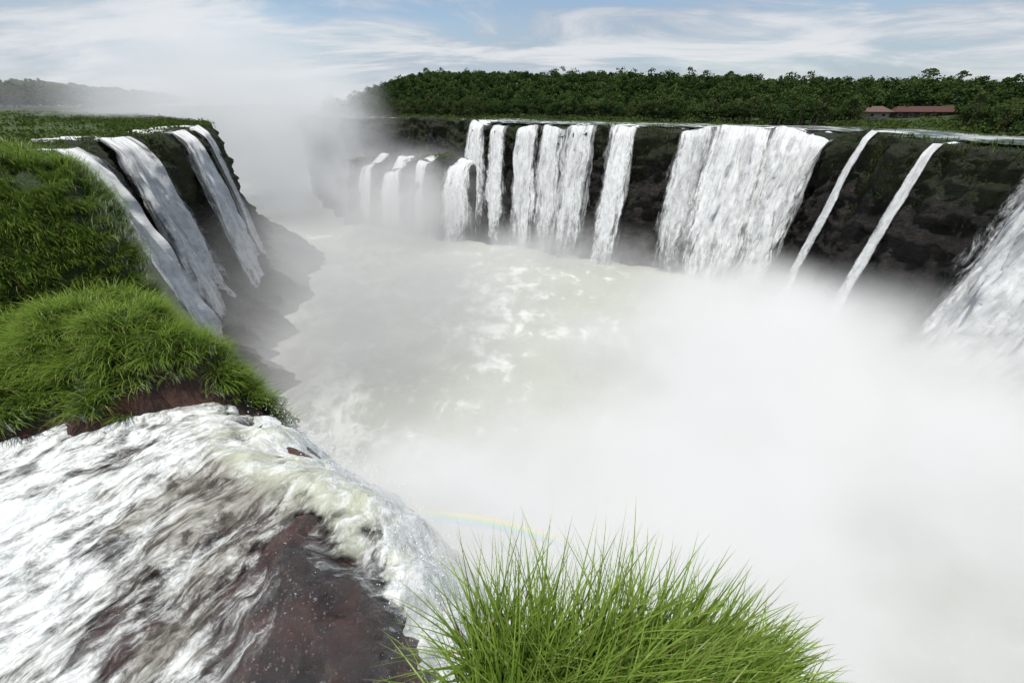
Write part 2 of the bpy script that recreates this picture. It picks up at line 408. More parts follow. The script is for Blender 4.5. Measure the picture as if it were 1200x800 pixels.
# ------------------------------------------------------------------ vegetation builders
def blades(B, lean, L, W, bend, seg=4):
    n = len(B); ts = np.linspace(0, 1, seg+1)
    lean = lean/np.maximum(np.linalg.norm(lean, axis=1), 1e-6)[:, None]
    up = np.tile([0, 0, 1.0], (n, 1))
    side = np.cross(lean, up); side /= np.maximum(np.linalg.norm(side, axis=1), 1e-6)[:, None]
    tw = rng.normal(0, .5, (n, 1)); side = side*np.cos(tw)+lean*np.sin(tw)
    V = np.zeros((n, seg+1, 2, 3)); T = np.zeros((n, seg+1, 2))
    for k, tt in enumerate(ts):
        th = bend*tt
        s = np.where(bend > .01, np.sin(th)/np.maximum(bend, .01), tt); c = np.where(bend > .01, (1-np.cos(th))/np.maximum(bend, .01), 0)
        p = B+up*(L*s)[:, None]+lean*(L*c)[:, None]
        w_ = (W*(.55+.45*math.sin(math.pi*min(1, tt*1.6)))*(1-tt**3)+.0004)[:, None]*.5
        V[:, k, 0] = p-side*w_; V[:, k, 1] = p+side*w_; T[:, k, :] = tt
    base = np.arange(n)[:, None]*(seg+1)*2+np.arange(seg)[None, :]*2
    Fc = np.stack([base, base+1, base+3, base+2], -1).reshape(-1, 4)
    return V.reshape(-1, 3), Fc, T.reshape(-1)

def blade_mat(name, root, mid, tip, trans=.3, gloss=.12, dk=.6):
    m, t = newmat(name)
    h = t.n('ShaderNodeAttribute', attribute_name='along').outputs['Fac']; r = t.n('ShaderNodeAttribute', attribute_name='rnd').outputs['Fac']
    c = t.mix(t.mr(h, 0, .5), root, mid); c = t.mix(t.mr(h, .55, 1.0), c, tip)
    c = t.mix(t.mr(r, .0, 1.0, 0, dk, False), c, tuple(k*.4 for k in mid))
    c = t.mix(t.mr(r, .965, .98), c, (.30, .24, .10))
    d = t.n('ShaderNodeBsdfDiffuse', {0: c}).outputs[0]; tr = t.n('ShaderNodeBsdfTranslucent', {0: c}).outputs[0]
    gl = t.n('ShaderNodeBsdfGlossy', {0: (1, 1, 1, 1), 'Roughness': .35}).outputs[0]
    fr = t.m('MULTIPLY', t.n('ShaderNodeFresnel', {0: 1.35}).outputs[0], gloss*6, clamp=True)
    t.out(t.mixs(fr, t.mixs(trans, d, tr), gl)); return m
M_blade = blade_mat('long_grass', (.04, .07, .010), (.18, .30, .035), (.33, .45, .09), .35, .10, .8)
M_hillgrass = blade_mat('hill_grass', (.022, .036, .006), (.140, .235, .025), (.28, .40, .055), .28, .06, .65)  # root colour darkened to suggest deep shade between the tufts
M_meadowgrass = blade_mat('meadow_grass', (.03, .045, .01), (.085, .135, .026), (.15, .20, .05), .25, .0)

def grass_obj(name, B, lean, L, W, bend, mat, seg=4):
    V, Fc, T = blades(B, lean, L, W, bend, seg)
    r = np.repeat(rng.random(len(B)), (seg+1)*2)
    return mobj(name, V, Fc, mat, attrs={'along': T, 'rnd': r})

def scatter_mesh(V, Fc, n, wfun):
    q = V[Fc]; c = q.mean(1)
    nr = np.cross(q[:, 2]-q[:, 0], q[:, 3]-q[:, 1]); ar = np.linalg.norm(nr, axis=1)*.5
    nn = nr/np.maximum(ar*2, 1e-9)[:, None]; nn[nn[:, 2] < 0] *= -1
    wt = ar*wfun(c, nn); idx = rng.choice(len(Fc), n, p=wt/wt.sum())
    a, b = rng.random((2, n, 1)); Q = q[idx]
    return (Q[:, 0]*(1-a)+Q[:, 1]*a)*(1-b)+(Q[:, 3]*(1-a)+Q[:, 2]*a)*b, nn[idx]

# ------------------------------------------------------------------ foreground: rock shelf and cascade
E = np.array([(-22, 20), (-17, 15.6), (-13.2, 12.2), (-10.8, 9.7), (-9.1, 8.1), (-7.6, 7.0), (-6.0, 6.1), (-4.9, 5.3), (-4.0, 4.75), (-3.0, 4.1), (-2.1, 3.4), (-1.5, 2.6), (-1.15, 1.7), (-.9, .6), (-.75, -4)])
E = catmull(E, .5)
BY = 3.7
def bankd(x, y): return (x+8.5)*-.476+(y-BY)*.88
def edge(x, y): return seg_dist(x, y, E)
def drop(D):
    q = np.maximum(0, D+.8); return .62*q**2+.11*q**3
nx, ny = 400, 330
gx = np.linspace(-13, 3.0, nx); gy = np.linspace(-3, 10.5, ny); X, Y = np.meshgrid(gx, gy, indexing='ij')
D = edge(X, Y); D = D+.25*fbm(X*.9, Y*.9, o=3, seed=39)*sstep(-1.5, -.3, D); DROP = drop(D)
al_ = X*.55+Y*.83; ac_ = X*.83-Y*.55
wx = fbm(X*.5, Y*.5, o=3, seed=61)*.7
def ridge(x, y):     # bare rock face along the lip
    pl = np.array([(-2.9, 2.8), (-2.5, 2.4), (-2.1, 2.0), (-1.7, 1.45), (-1.35, .8), (-1.1, -.5)])
    d = np.abs(seg_dist(x, y, pl)); w_ = .42+.65*sstep(2.7, 1.3, y)
    return np.exp(-(d/w_)**2)
RG = ridge(X+.30*fbm(X*1.3, Y*1.3, o=3, seed=33), Y)
ROCK = 3.82-DROP*1.05+.58*RG*(.62+.38*sstep(3.4, 2.0, Y))+.16*fbm(X*1.1, Y*1.1, o=5, seed=41)+.12*fbm(X*2.6, Y*2.6, o=6, seed=42, gain=.58)+.25*np.abs(fbm(X*1.6, Y*1.6, o=4, seed=43))*sstep(-.4, .8, D)
wav = .09*fbm(ac_*1.3+wx, al_*.45, o=4, seed=44, gain=.55)+.045*fbm(ac_*3.4+wx*2, al_*1.1, o=4, seed=45, gain=.58)+.025*np.abs(fbm(X*5, Y*5, o=3, seed=46, gain=.5))
rag = sstep(-1.0, .4, D)
WAT = 4.01-DROP*.93+wav*(1+.9*rag)+.20*rag*fbm(X*1.5, Y*1.5, o=5, seed=47, gain=.66)+.10*np.exp(-((D+.9)/.6)**2)-.06*sstep(2.2, .6, Y)*sstep(-4.2, -2.4, X)
# thin sheets of water run over the rock, the driest crests stay bare
sheets = sstep(.40, .90, RG+.65*fbm(ac_*2.2+wx, al_*.6, o=4, seed=48, gain=.6))
WAT = np.where(D < .2, np.maximum(WAT, ROCK+.03-.06*sheets), WAT)
def fg_rock_mat():
    m, t = newmat('red_brown_wet_rock'); p = t.pos()
    n1 = t.noise(p, 1.3, 8, .65); n2 = t.noise(p, 9, 7, .72); n3 = t.noise(p, .9, 3)
    c = t.mix(t.mr(n1, .38, .66), (.008, .006, .006), (.062, .023, .013))
    c = t.mix(t.mr(n2, .42, .70), c, (.014, .009, .007))
    sp = t.noise(p, 30, 5, .75); wsp = t.m('MULTIPLY', t.mr(sp, .59, .66), t.mr(n3, .40, .58))
    c = t.mix(t.m('MULTIPLY', wsp, .4), c, (.60, .61, .61))
    t.out(t.princ(c, t.mr(n2, .3, .7, .03, .18), t.bump(t.m('ADD', n1, t.m('MULTIPLY', n2, .30)), 1.0, .14), 1.0)); return m
M_fgrock = fg_rock_mat()
V = np.stack([X, Y, ROCK], -1).reshape(-1, 3)
o = mobj('rock_shelf', V, gfaces(nx, ny), M_fgrock); tag(o, kind='structure')

def cascade_mat():
    m, t = newmat('rushing_white_water')
    uv = t.n('ShaderNodeUVMap', uv_map='flow').outputs[0]; eg = t.n('ShaderNodeAttribute', attribute_name='edge').outputs['Fac']
    foam_a = t.n('ShaderNodeAttribute', attribute_name='foam').outputs['Fac']; dp = t.n('ShaderNodeAttribute', attribute_name='depth').outputs['Fac']
    wp = t.n('ShaderNodeTexNoise', {'Vector': uv, 'Scale': .7, 'Detail': 4}).outputs[1]
    u2 = t.vm('ADD', uv, t.vm('MULTIPLY', t.vm('SUBTRACT', wp, (.5, .5, .5)), (.85, .8, 0)))
    a = t.noise(t.vm('MULTIPLY', u2, (2.0, .55, 1)), 1.0, 10, .63, .2)
    b = t.noise(t.vm('MULTIPLY', u2, (6.5, 2.6, 1)), 1.0, 9, .70, .2)
    c_ = t.noise(t.vm('MULTIPLY', u2, (26, 17, 1)), 1.0, 6, .72)
    f = t.m('ADD', t.m('ADD', t.m('MULTIPLY', a, .54), t.m('MULTIPLY', b, .40)), t.m('MULTIPLY', c_, .17))
    f = t.m('ADD', f, foam_a)
    foam = t.mr(f, .46, .66)
    fc = t.mix(t.mr(t.m('ADD', t.m('MULTIPLY', b, .6), t.m('MULTIPLY', c_, .4)), .38, .60), (.46, .49, .48), (.86, .875, .87))
    h = t.m('ADD', t.m('ADD', a, t.m('MULTIPLY', b, .5)), t.m('MULTIPLY', c_, .15))
    nb = t.bump(h, .7, .13)
    df = t.n('ShaderNodeBsdfDiffuse', {0: fc, 'Normal': nb}).outputs[0]
    lipc = t.mix(eg, t.mix(t.mr(b, .36, .58), (.06, .047, .038), (.29, .28, .24)), (.56, .58, .45))
    clear = t.princ(lipc, .10, nb, .5)
    film = t.mr(t.m('ADD', dp, t.m('MULTIPLY', t.m('SUBTRACT', b, .5), .34)), .0, .24)
    cl2 = t.mixs(film, t.n('ShaderNodeBsdfTransparent').outputs[0], clear)
    ff = t.m('MULTIPLY', foam, t.mr(t.m('ADD', dp, t.m('MULTIPLY', t.m('SUBTRACT', b, .5), .28)), -.03, .13))
    t.out(t.mixs(ff, cl2, df)); return m
foam = .06*fbm(X*.4, Y*.4, o=3, seed=70)+.025+.045*sstep(-4.0, -7.5, X)-.12*np.exp(-((X+3.5)/1.1)**2-((Y-3.4)/.7)**2)+.09*sstep(-.3, .6, D)-.03*RG-.03*sstep(2.4, .6, Y)*sstep(-4.4, -2.4, X)
edgef = sstep(-1.1, -.5, D)*(1-sstep(.0, .8, D))*.9
depth = np.where(D > -.1, 1.0, WAT-ROCK)
c4 = np.stack([X, Y, WAT], -1).reshape(-1, 3); Fc = gfaces(nx, ny)
cc_ = c4[Fc].mean(1); keep = (cc_[:, 1]-BY+.3 < .55*(cc_[:, 0]+8.7)+2.0)
uvf = np.stack([ac_+wx*.3, al_+np.maximum(0, DROP)*.9], -1).reshape(-1, 2)
o = mobj('cascade', c4, Fc[keep], cascade_mat(), uv={'flow': uvf}, attrs={'edge': edgef.ravel(), 'foam': foam.ravel(), 'depth': depth.ravel()})
tag(o, 'foaming white water rushing over the rock shelf in the near left corner', 'rapids')

# spray drops thrown up along the lip
n = 110000
sxp = rng.uniform(-6, 1.0, n); syp = rng.uniform(.4, 6.8, n); dd = edge(sxp, syp)
cl = .35+1.0*sstep(-.3, .6, fbm(sxp*1.6, syp*1.6, o=3, seed=77))
kp = (dd > -.7) & (dd < 2.2) & (rng.random(n) < .9*np.exp(-((dd-.7)/.55)**2)*cl) & (sxp > -5.0)
sxp, syp, dd = sxp[kp], syp[kp], dd[kp]
szp = 4.05-drop(dd)*.86+np.abs(rng.normal(0, .20, len(sxp)))*(1+1.8*sstep(-.3, .8, dd))
octv = np.array([(1, 0, 0), (-1, 0, 0), (0, 1, 0), (0, -1, 0), (0, 0, 1.3), (0, 0, -1.3)]); octf = np.array([(0, 2, 4), (2, 1, 4), (1, 3, 4), (3, 0, 4), (2, 0, 5), (1, 2, 5), (3, 1, 5), (0, 3, 5)])
sz = rng.uniform(.002, .007, len(sxp))*(.7+rng.random(len(sxp))**5*1.8)
V = (np.stack([sxp, syp, szp], 1)[:, None, :]+octv[None]*sz[:, None, None]).reshape(-1, 3)
Fc = (np.arange(len(sxp))[:, None, None]*6+octf[None]).reshape(-1, 3)
M_drop = plain('white_spray', (.9, .92, .92), .4, 1, .05)
tag(mobj('spray', V, Fc, M_drop), 'white drops of spray thrown up along the lip of the near cascade', 'spray', kind='stuff')

# ------------------------------------------------------------------ grassy mound at left
nx2, ny2 = 240, 220
gx = np.linspace(-26, -3.6, nx2); gy = np.linspace(1.5, 20, ny2); X, Y = np.meshgrid(gx, gy, indexing='ij')
nl = bankd(X, Y)
def cap(x, y, cx, cy, rx, ry, rot=0, pw=3):
    c, s = math.cos(rot), math.sin(rot); u = ((x-cx)*c+(y-cy)*s)/rx; v = (-(x-cx)*s+(y-cy)*c)/ry
    return np.clip(1-np.hypot(u, v)**pw, 0, 1)**.8
bank = 3.5+sstep(-.2, 1.2, nl)*.75+.15*fbm(X*1.2, Y*1.2, o=4, seed=81)-1.5*sstep(12.5, 16, Y)
H = bank+3.3*cap(X, Y, -15.0, 10.1, 5.5, 3.5, .42, 3.6)+.5*cap(X, Y, -11.5, 7.0, 3.4, 1.5, .42)+.75*cap(X, Y, -8.0, 6.4, 2.4, 1.2, -.3, 2)
H += (.28*fbm(X*.55, Y*.55, o=3, seed=83)+.28*np.abs(fbm(X*1.0, Y*1.0, o=2, seed=84)))*sstep(.6, 1.6, nl)
D2 = edge(X, Y); H -= 6*np.maximum(0, D2)**2
def mound_mat():
    m, t = newmat('mound_soil'); p = t.pos(); g = t.n('ShaderNodeAttribute', attribute_name='green').outputs['Fac']
    n1 = t.noise(p, 1.6, 8, .7); n2 = t.noise(p, 8, 6, .7)
    c = t.mix(t.mr(n1, .36, .66), (.012, .008, .006), (.095, .038, .022)); c = t.mix(t.mr(n2, .45, .72), c, (.024, .014, .011))
    c = t.mix(g, c, (.024, .039, .008))
    t.out(t.princ(c, .3, t.bump(t.m('ADD', n1, t.m('MULTIPLY', n2, .4)), 1.0, .15), .4)); return m
V = np.stack([X, Y, H], -1).reshape(-1, 3); Fc = gfaces(nx2, ny2)
o = mobj('grassy_mound', V, Fc, mound_mat(), attrs={'green': sstep(.85, 1.15, nl).ravel()}); tag(o, kind='structure')
def wf(c, nn):
    n_ = bankd(c[:, 0], c[:, 1])
    d_ = edge(c[:, 0], c[:, 1]); dist = np.hypot(c[:, 0], c[:, 1])
    return (n_ > .90+.42*fbm(c[:, 0]*1.1, c[:, 1]*1.1, o=2, seed=90))*(d_ < .5)*(c[:, 0] > -22)*(c[:, 1] < 14)*(1/(dist/8)**.6)/np.maximum(nn[:, 2], .35)**.3
Cn, nn = scatter_mesh(V, Fc, 2900, wf)
KB = 54; B = np.repeat(Cn, KB, 0); nb_ = np.repeat(nn, KB, 0); ns_ = len(B)
ang = rng.uniform(0, 6.283, ns_); rad = np.stack([np.cos(ang), np.sin(ang), 0*ang], 1)
B = B+rad*np.abs(rng.normal(0, .10, ns_))[:, None]
swd = np.repeat(rng.normal(0, .45, (len(Cn), 2)), KB, 0)
lean = rad*1.1+nb_*np.array([1, 1, 0])*1.7+np.c_[swd, np.zeros(ns_)]+rng.normal(0, .2, (ns_, 3))*np.array([1, 1, 0])
Lc_ = np.repeat(rng.uniform(.65, 1.2, len(Cn)), KB)
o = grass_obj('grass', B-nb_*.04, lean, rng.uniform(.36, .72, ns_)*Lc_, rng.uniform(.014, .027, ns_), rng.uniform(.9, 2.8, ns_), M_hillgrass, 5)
tag(o, 'dense bright green grass covering the mound at the left edge', 'grass', kind='stuff')

# ------------------------------------------------------------------ foreground grass clump
def knoll(name, c, r, h, seed, mat, n=60, rough=.15):
    th = np.linspace(-1.25, 1.25, n); X, Y = np.meshgrid(th, th, indexing='ij'); rr = np.hypot(X, Y)
    H = h*(np.clip(1-rr**2, -.6, 1))*(1+rough*fbm(X*3, Y*3, o=5, seed=seed))+h*.25*fbm(X*6, Y*6, o=4, seed=seed+3)
    V = np.stack([c[0]+X*r[0], c[1]+Y*r[1], c[2]+H], -1).reshape(-1, 3)
    o = mobj(name, V, gfaces(n, n), mat); tag(o, kind='structure'); return o
knoll('rock_knoll', (.55, .2, 4.9), (1.4, .85), 1.25, 15, M_fgrock)
N = 3900
bx = rng.uniform(-.22, 1.42, N); by = rng.uniform(.3, .85, N)
prof = np.clip(1-((bx-.34)/1.18)**2*.60, .35, 1)
B = np.stack([bx, by, np.full(N, CZ-2.85)+rng.normal(0, .05, N)], 1)
lean = np.stack([(bx-.42)*.7+.35+rng.normal(0, .40, N), (by-.6)*1.0+rng.normal(0, .40, N)+.10, np.zeros(N)], 1)
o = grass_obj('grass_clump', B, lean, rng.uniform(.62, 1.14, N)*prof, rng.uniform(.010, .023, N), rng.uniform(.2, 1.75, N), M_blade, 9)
tag(o, 'clump of long bright green grass blades at the bottom edge before the mist', 'grass')

# ------------------------------------------------------------------ meadow and rim grass
nL = 30000
k = rng.integers(20, len(LP)-1, nL); dd = rng.exponential(22, nL)-.8
ksel = LP[k, 1] < 330; k = k[ksel]; dd = dd[ksel]
x = LP[k, 0]+LN[k, 0]*dd; y = LP[k, 1]+LN[k, 1]*dd; z = HL(x, y); z = np.where(dd < 6, 1.5+.2*dd/6+LZ[k]*np.exp(-np.maximum(dd, 0)/4), z)-.1
B = np.stack([x, y, z], 1); lean = np.stack([-LN[k, 0], -LN[k, 1], 0*x], 1)*np.exp(-np.maximum(dd, 0)/3)[:, None]+rng.normal(0, .6, (len(k), 3))*np.array([1, 1, 0])
o = grass_obj('meadow_grass', B, lean, rng.uniform(.5, 1.5, len(k)), rng.uniform(.08, .22, len(k)), rng.uniform(.6, 2.2, len(k)), M_meadowgrass, 3)
tag(o, 'grass covering the flat top of the left cliff', 'grass', kind='stuff')
LFALL = ((74, 94), (96, 114), (123, 137), (144, 156))
def hang(name, rim, nr, s, zr, z0, pick, seed, n, label, dep=7):
    k = rng.integers(2, len(rim)-1, n); h = rng.exponential(dep, n)
    m_ = pick(k) & (fbm(s[k]*.12, h*.12, o=3, seed=seed) > -.05) & (h < 40)
    k = k[m_]; h = h[m_]; off = .3+.02*h
    B = np.stack([rim[k, 0]-nr[k, 0]*off, rim[k, 1]-nr[k, 1]*off, z0-.2-h+zr[k]], 1)
    lean = np.c_[-nr[k], np.zeros(len(k))]+rng.normal(0, .5, (len(k), 3))*np.array([1, 1, 0])
    o = grass_obj(name, B, lean, rng.uniform(.8, 2.4, len(k)), rng.uniform(.12, .35, len(k)), rng.uniform(1.2, 2.6, len(k)), M_meadowgrass, 3)
    tag(o, label, 'scrub', kind='stuff')
def pickL(k):
    yk = LP[k, 1]; m_ = (yk > 60) & (yk < 200) & (LP[k, 0] > -140)
    for a, b in LFALL: m_ &= ~((yk > a) & (yk < b))
    return m_
hang('cliff_scrub', LP, LN, LS, LZ, 1.5, pickL, 95, 14000, 'green scrub hanging down the left cliff between its falls', 9)
fallspans = [(792, 987), (716, 750), (606, 704), (552, 596), (1018, 1031), (1097, 1111)]
def pickR(k):
    m_ = (RP[k, 1] > 99) & (RP[k, 1] < 262)
    for a, b in fallspans: m_ &= ~((RPX[k] > a-1) & (RPX[k] < b+1))
    return m_
hang('cliff_scrub', RP, RN, RS, RZ, 0, pickR, 97, 20000, 'patches of dark green scrub clinging to the right cliff between the falls', 11)
nR = 9000; k = rng.integers(0, len(RP), nR); k = k[pickR(k)]
k = k[(fbm(RS[k]*.08, RS[k]*0, o=3, seed=5) > (-.15)) | (RPX[k] > 985)]
dd = rng.uniform(-1.4, 9, len(k)); x = RP[k, 0]+RN[k, 0]*dd; y = RP[k, 1]+RN[k, 1]*dd
B = np.stack([x, y, RZ[k]*np.exp(-np.maximum(dd, 0)/5)-.1], 1); lean = rng.normal(0, .6, (len(k), 3))*np.array([1, 1, 0])-np.c_[RN[k], 0*x]*.4
o = grass_obj('rim_scrub', B, lean, rng.uniform(.6, 2.0, len(k)), rng.uniform(.15, .4, len(k)), rng.uniform(.4, 1.9, len(k)), M_meadowgrass, 3)
tag(o, 'low green scrub along the rim of the right cliff between the falls', 'scrub', kind='stuff')

# ------------------------------------------------------------------ trees
def leaf_quads(C, S):
    n = len(C); a = rng.normal(0, 1, (n, 3)); a[:, 2] = a[:, 2]*.6; a /= np.linalg.norm(a, axis=1)[:, None]
    b = np.cross(a, rng.normal(0, 1, (n, 3))); b /= np.linalg.norm(b, axis=1)[:, None]
    S = S[:, None]
    V = np.stack([C-a*S-b*S*.7, C+a*S-b*S*.7, C+a*S*.8+b*S*.7, C-a*S*.8+b*S*.7], 1)
    return V.reshape(-1, 3), np.arange(n*4).reshape(n, 4)
def crown_pts(h, w_, n, flat=.75, nl=9):
    lobes = []
    for i in range(nl):
        a = rng.uniform(0, 2*math.pi); r = w_*rng.uniform(.1, .72)
        lobes.append((r*math.cos(a), r*math.sin(a), h*rng.uniform(.32, .84)-.12*r, w_*rng.uniform(.22, .44)))
    lobes.append((0, 0, h*.80, w_*.42))
    C = []; T = []
    for i in range(n):
        lx, ly, lz, lr = lobes[rng.integers(len(lobes))]
        v = rng.normal(0, 1, 3); v /= np.linalg.norm(v); v[2] = abs(v[2])*1.1-.35
        rr = lr*rng.uniform(.6, 1.15)
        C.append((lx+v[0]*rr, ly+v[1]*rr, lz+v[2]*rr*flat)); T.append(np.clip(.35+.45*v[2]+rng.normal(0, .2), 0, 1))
    return np.array(C), np.array(T)
def tube(path, radii, sides=6):
    V = []; path = np.asarray(path, float)
    for p, r in zip(path, radii):
        for i in range(sides):
            a = 2*math.pi*i/sides; V.append((p[0]+r*math.cos(a), p[1]+r*math.sin(a), p[2]))
    Fc = []
    for j in range(len(path)-1):
        for i in range(sides): Fc.append((j*sides+i, j*sides+(i+1) % sides, (j+1)*sides+(i+1) % sides, (j+1)*sides+i))
    return np.array(V), np.array(Fc)
def joinm(parts):
    V = []; Fc = []; k = 0
    for v, f in parts: V.append(v); Fc.append(f+k); k += len(v)
    return np.vstack(V), np.vstack(Fc)
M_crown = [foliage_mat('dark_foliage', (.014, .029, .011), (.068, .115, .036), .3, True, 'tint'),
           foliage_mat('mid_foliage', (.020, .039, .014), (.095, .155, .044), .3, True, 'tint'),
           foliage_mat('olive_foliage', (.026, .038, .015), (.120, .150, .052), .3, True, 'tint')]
variants = []
for i in range(12):
    h = [10, 11, 9, 11.5, 8.5, 10.5, 9.5, 11.5, 12.5, 8, 10, 9][i]; w_ = [4.4, 4.0, 4.6, 3.8, 4.2, 4.8, 3.8, 4.4, 3.4, 4.0, 3.7, 4.4][i]
    C, T = crown_pts(h, w_, 1000, .85, 15)
    V, Fc = leaf_quads(C, rng.uniform(.11, .32, len(C)))
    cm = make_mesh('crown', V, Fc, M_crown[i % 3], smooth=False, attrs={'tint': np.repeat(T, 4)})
    b = [tube([(0, 0, -1), (.1, .05, h*.3), (.2, -.1, h*.6), (.1, 0, h*.8)], [.32, .24, .16, .06])]
    for q in range(3):
        a = rng.uniform(0, 6.28); b.append(tube([(.15, 0, h*.42), (math.cos(a)*w_*.3, math.sin(a)*w_*.3, h*.6), (math.cos(a)*w_*.55, math.sin(a)*w_*.55, h*.72)], [.14, .09, .04], 6))
    V, Fc = joinm(b); tm = make_mesh('trunk', V, Fc, M_bark)
    variants.append((cm, tm, C, T, h))
KIND = ['dark green', 'mid green', 'olive green']
BLD = [(at_y(1021, 137, 205), 14), (at_y(1086, 137, 208), 27)]
cand = []
for gx_ in np.arange(-240, 520, 4.7):
    for gy_ in np.arange(60, 540, 4.7):
        cand.append((gx_+random.uniform(-2.2, 2.2), gy_+random.uniform(-2.2, 2.2)))
cand = np.array(cand); dd = dR(cand[:, 0], cand[:, 1]); hz_ = HR(cand[:, 0], cand[:, 1])
pp = np.array([proj(x, y, z) for (x, y), z in zip(cand, hz_)])
okc = (dd > 44+8*fbm(cand[:, 0]*.03, cand[:, 1]*.03, o=2, seed=12)-26*(cand[:, 0] < -20)) & (dd < 180) & (pp[:, 0] > 335) & (pp[:, 0] < 1260) & (cand[:, 1] > 95)
hide = ((pp[:, 0] > 1002) & (pp[:, 0] < 1122) & (cand[:, 1] < 216) & (cand[:, 1] > 150))
okc &= ~hide
cand, dd, hz_, pp = cand[okc], dd[okc], hz_[okc], pp[okc]
inb = (pp[:, 0] > 440) & (pp[:, 0] < 1205)
order = np.argsort(np.where(inb, dd+.12*np.hypot(cand[:, 0], cand[:, 1]), dd+1000)); NI = 296
def place_tree(x, y, z, i, s, rz, label, group):
    cm, tm = variants[i][:2]
    e = empty('tree', (x, y, z), rz); e.scale = (s, s, s*random.uniform(.9, 1.12))
    link('crown', cm, e); link('trunk', tm, e)
    tag(e, label, 'tree', group); return e
for ix in order[:NI]:
    x, y = cand[ix]; i = random.randrange(12)
    place_tree(x, y, hz_[ix]-.3, i, random.uniform(.7, 1.15), random.uniform(0, 6.28), KIND[i % 3]+' leafy tree in the front of the wood above the falls', 'trees at the front of the wood, '+KIND[i % 3])
Vs = []; Ts = []
for ix in order[NI:]:
    x, y = cand[ix]; i = random.randrange(12); C, T = variants[i][2:4]; s = random.uniform(.65, 1.15)+(.35 if random.random() < .06 else 0)
    sel_ = rng.choice(len(C), 270, replace=False); a = random.uniform(0, 6.28); c, s_ = math.cos(a), math.sin(a)
    Q = C[sel_]*s; Q = np.stack([Q[:, 0]*c-Q[:, 1]*s_+x, Q[:, 0]*s_+Q[:, 1]*c+y, Q[:, 2]+hz_[ix]], 1)
    Vs.append(Q); Ts.append(np.clip(T[sel_]+random.uniform(-.4, .4), 0, 1))
C = np.vstack(Vs); T = np.concatenate(Ts)
V, Fc = leaf_quads(C, rng.uniform(.22, .52, len(C)))
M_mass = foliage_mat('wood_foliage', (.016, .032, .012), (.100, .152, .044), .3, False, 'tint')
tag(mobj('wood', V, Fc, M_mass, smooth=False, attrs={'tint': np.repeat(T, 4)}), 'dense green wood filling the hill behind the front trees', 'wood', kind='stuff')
kx = rng.uniform(-180, 430, 7000); ky = rng.uniform(40, 420, 7000); d_ = dR(kx, ky)
pk = np.array([proj(a, b, 2)[0] for a, b in zip(kx, ky)])
m_ = (d_ > np.where(kx < -10, 8, 34)) & (d_ < np.where((pk > 996) & (pk < 1128) & (ky < 203), 95, 52)); kx, ky = kx[m_], ky[m_]
C = np.stack([kx, ky, np.maximum(HR(kx, ky), -.3)], 1); C = np.repeat(C, 40, 0)+rng.normal(0, 1, (len(C)*40, 3))*np.array([2.2, 2.2, .8])+np.array([0, 0, 1.0])
V, Fc = leaf_quads(C, rng.uniform(.2, .45, len(C)))
M_shrub = foliage_mat('shrub_foliage', (.03, .05, .013), (.11, .155, .04), .25, False)
tag(mobj('shrubs', V, Fc, M_shrub, smooth=False), 'lighter green shrubs along the far river bank below the wood', 'shrubs', kind='stuff')
k = rng.integers(40, len(LP)-1, 2600); dd = rng.exponential(26, 2600)+1.0; m_ = LP[k, 1] < 330; k, dd = k[m_], dd[m_]
for a, b in LFALL: m2 = ~((LP[k, 1] > a) & (LP[k, 1] < b) & (dd < 9)); k, dd = k[m2], dd[m2]
x = LP[k, 0]+LN[k, 0]*dd; y = LP[k, 1]+LN[k, 1]*dd; sz_ = rng.uniform(.5, 1.5, len(k))
C = np.repeat(np.stack([x, y, np.maximum(HL(x, y), 1.2)], 1), 26, 0)+rng.normal(0, 1, (len(k)*26, 3))*np.array([.9, .9, .45])*np.repeat(sz_, 26)[:, None]+np.array([0, 0, .5])
V, Fc = leaf_quads(C, rng.uniform(.12, .34, len(C)))
tag(mobj('bushes', V, Fc, M_shrub, smooth=False), 'low green bushes dotted over the flat top of the left cliff', 'bushes', kind='stuff')
# ferny growth on the lower terrace
k = rng.integers(0, len(TP)-1, 700); dd = rng.uniform(-1, 30, 700); m_ = TP[k, 1] < 300
for a, b in ((422, 440), (448, 473), (524, 556), (490, 504)): m_ &= ~((TPX[k] > a-2) & (TPX[k] < b+2) & (dd < 8))
k, dd = k[m_], dd[m_]; x = TP[k, 0]+TN[k, 0]*dd; y = TP[k, 1]+TN[k, 1]*dd
C = np.repeat(np.stack([x, y, -18+TZ[k]*np.clip(1-dd/60, 0, 1)+.3], 1), 34, 0)+rng.normal(0, 1, (len(k)*34, 3))*np.array([1.5, 1.5, .8])
V, Fc = leaf_quads(C, rng.uniform(.2, .5, len(C)))
tag(mobj('terrace_scrub', V, Fc, M_shrub, smooth=False), 'hazy scrub growing on the lower rock terrace below the far rim', 'scrub', kind='stuff')
Vs = []; Ts = []
for q in range(2600):
    y = random.uniform(400, 620); x = random.uniform(-860, -350)
    px_, _ = proj(x, y, 5)
    if px_ < -60 or px_ > 215 or dL(np.array([x]), np.array([y]))[0] < 8: continue
    i = random.randrange(12); C, T = variants[i][2:4]; s = random.uniform(1.3, 2.2)*(1.15-.6*max(0, (px_-60)/150))
    sel_ = rng.choice(len(C), 130, replace=False); Q = C[sel_]*s+np.array([x, y, 2+(y-400)*.02]); Vs.append(Q); Ts.append(T[sel_])
C = np.vstack(Vs); T = np.concatenate(Ts); V, Fc = leaf_quads(C, rng.uniform(.8, 1.5, len(C)))
tag(mobj('far_wood', V, Fc, M_mass, smooth=False, attrs={'tint': np.repeat(T, 4)}), 'hazy distant wood on the skyline at the left', 'wood', kind='stuff')
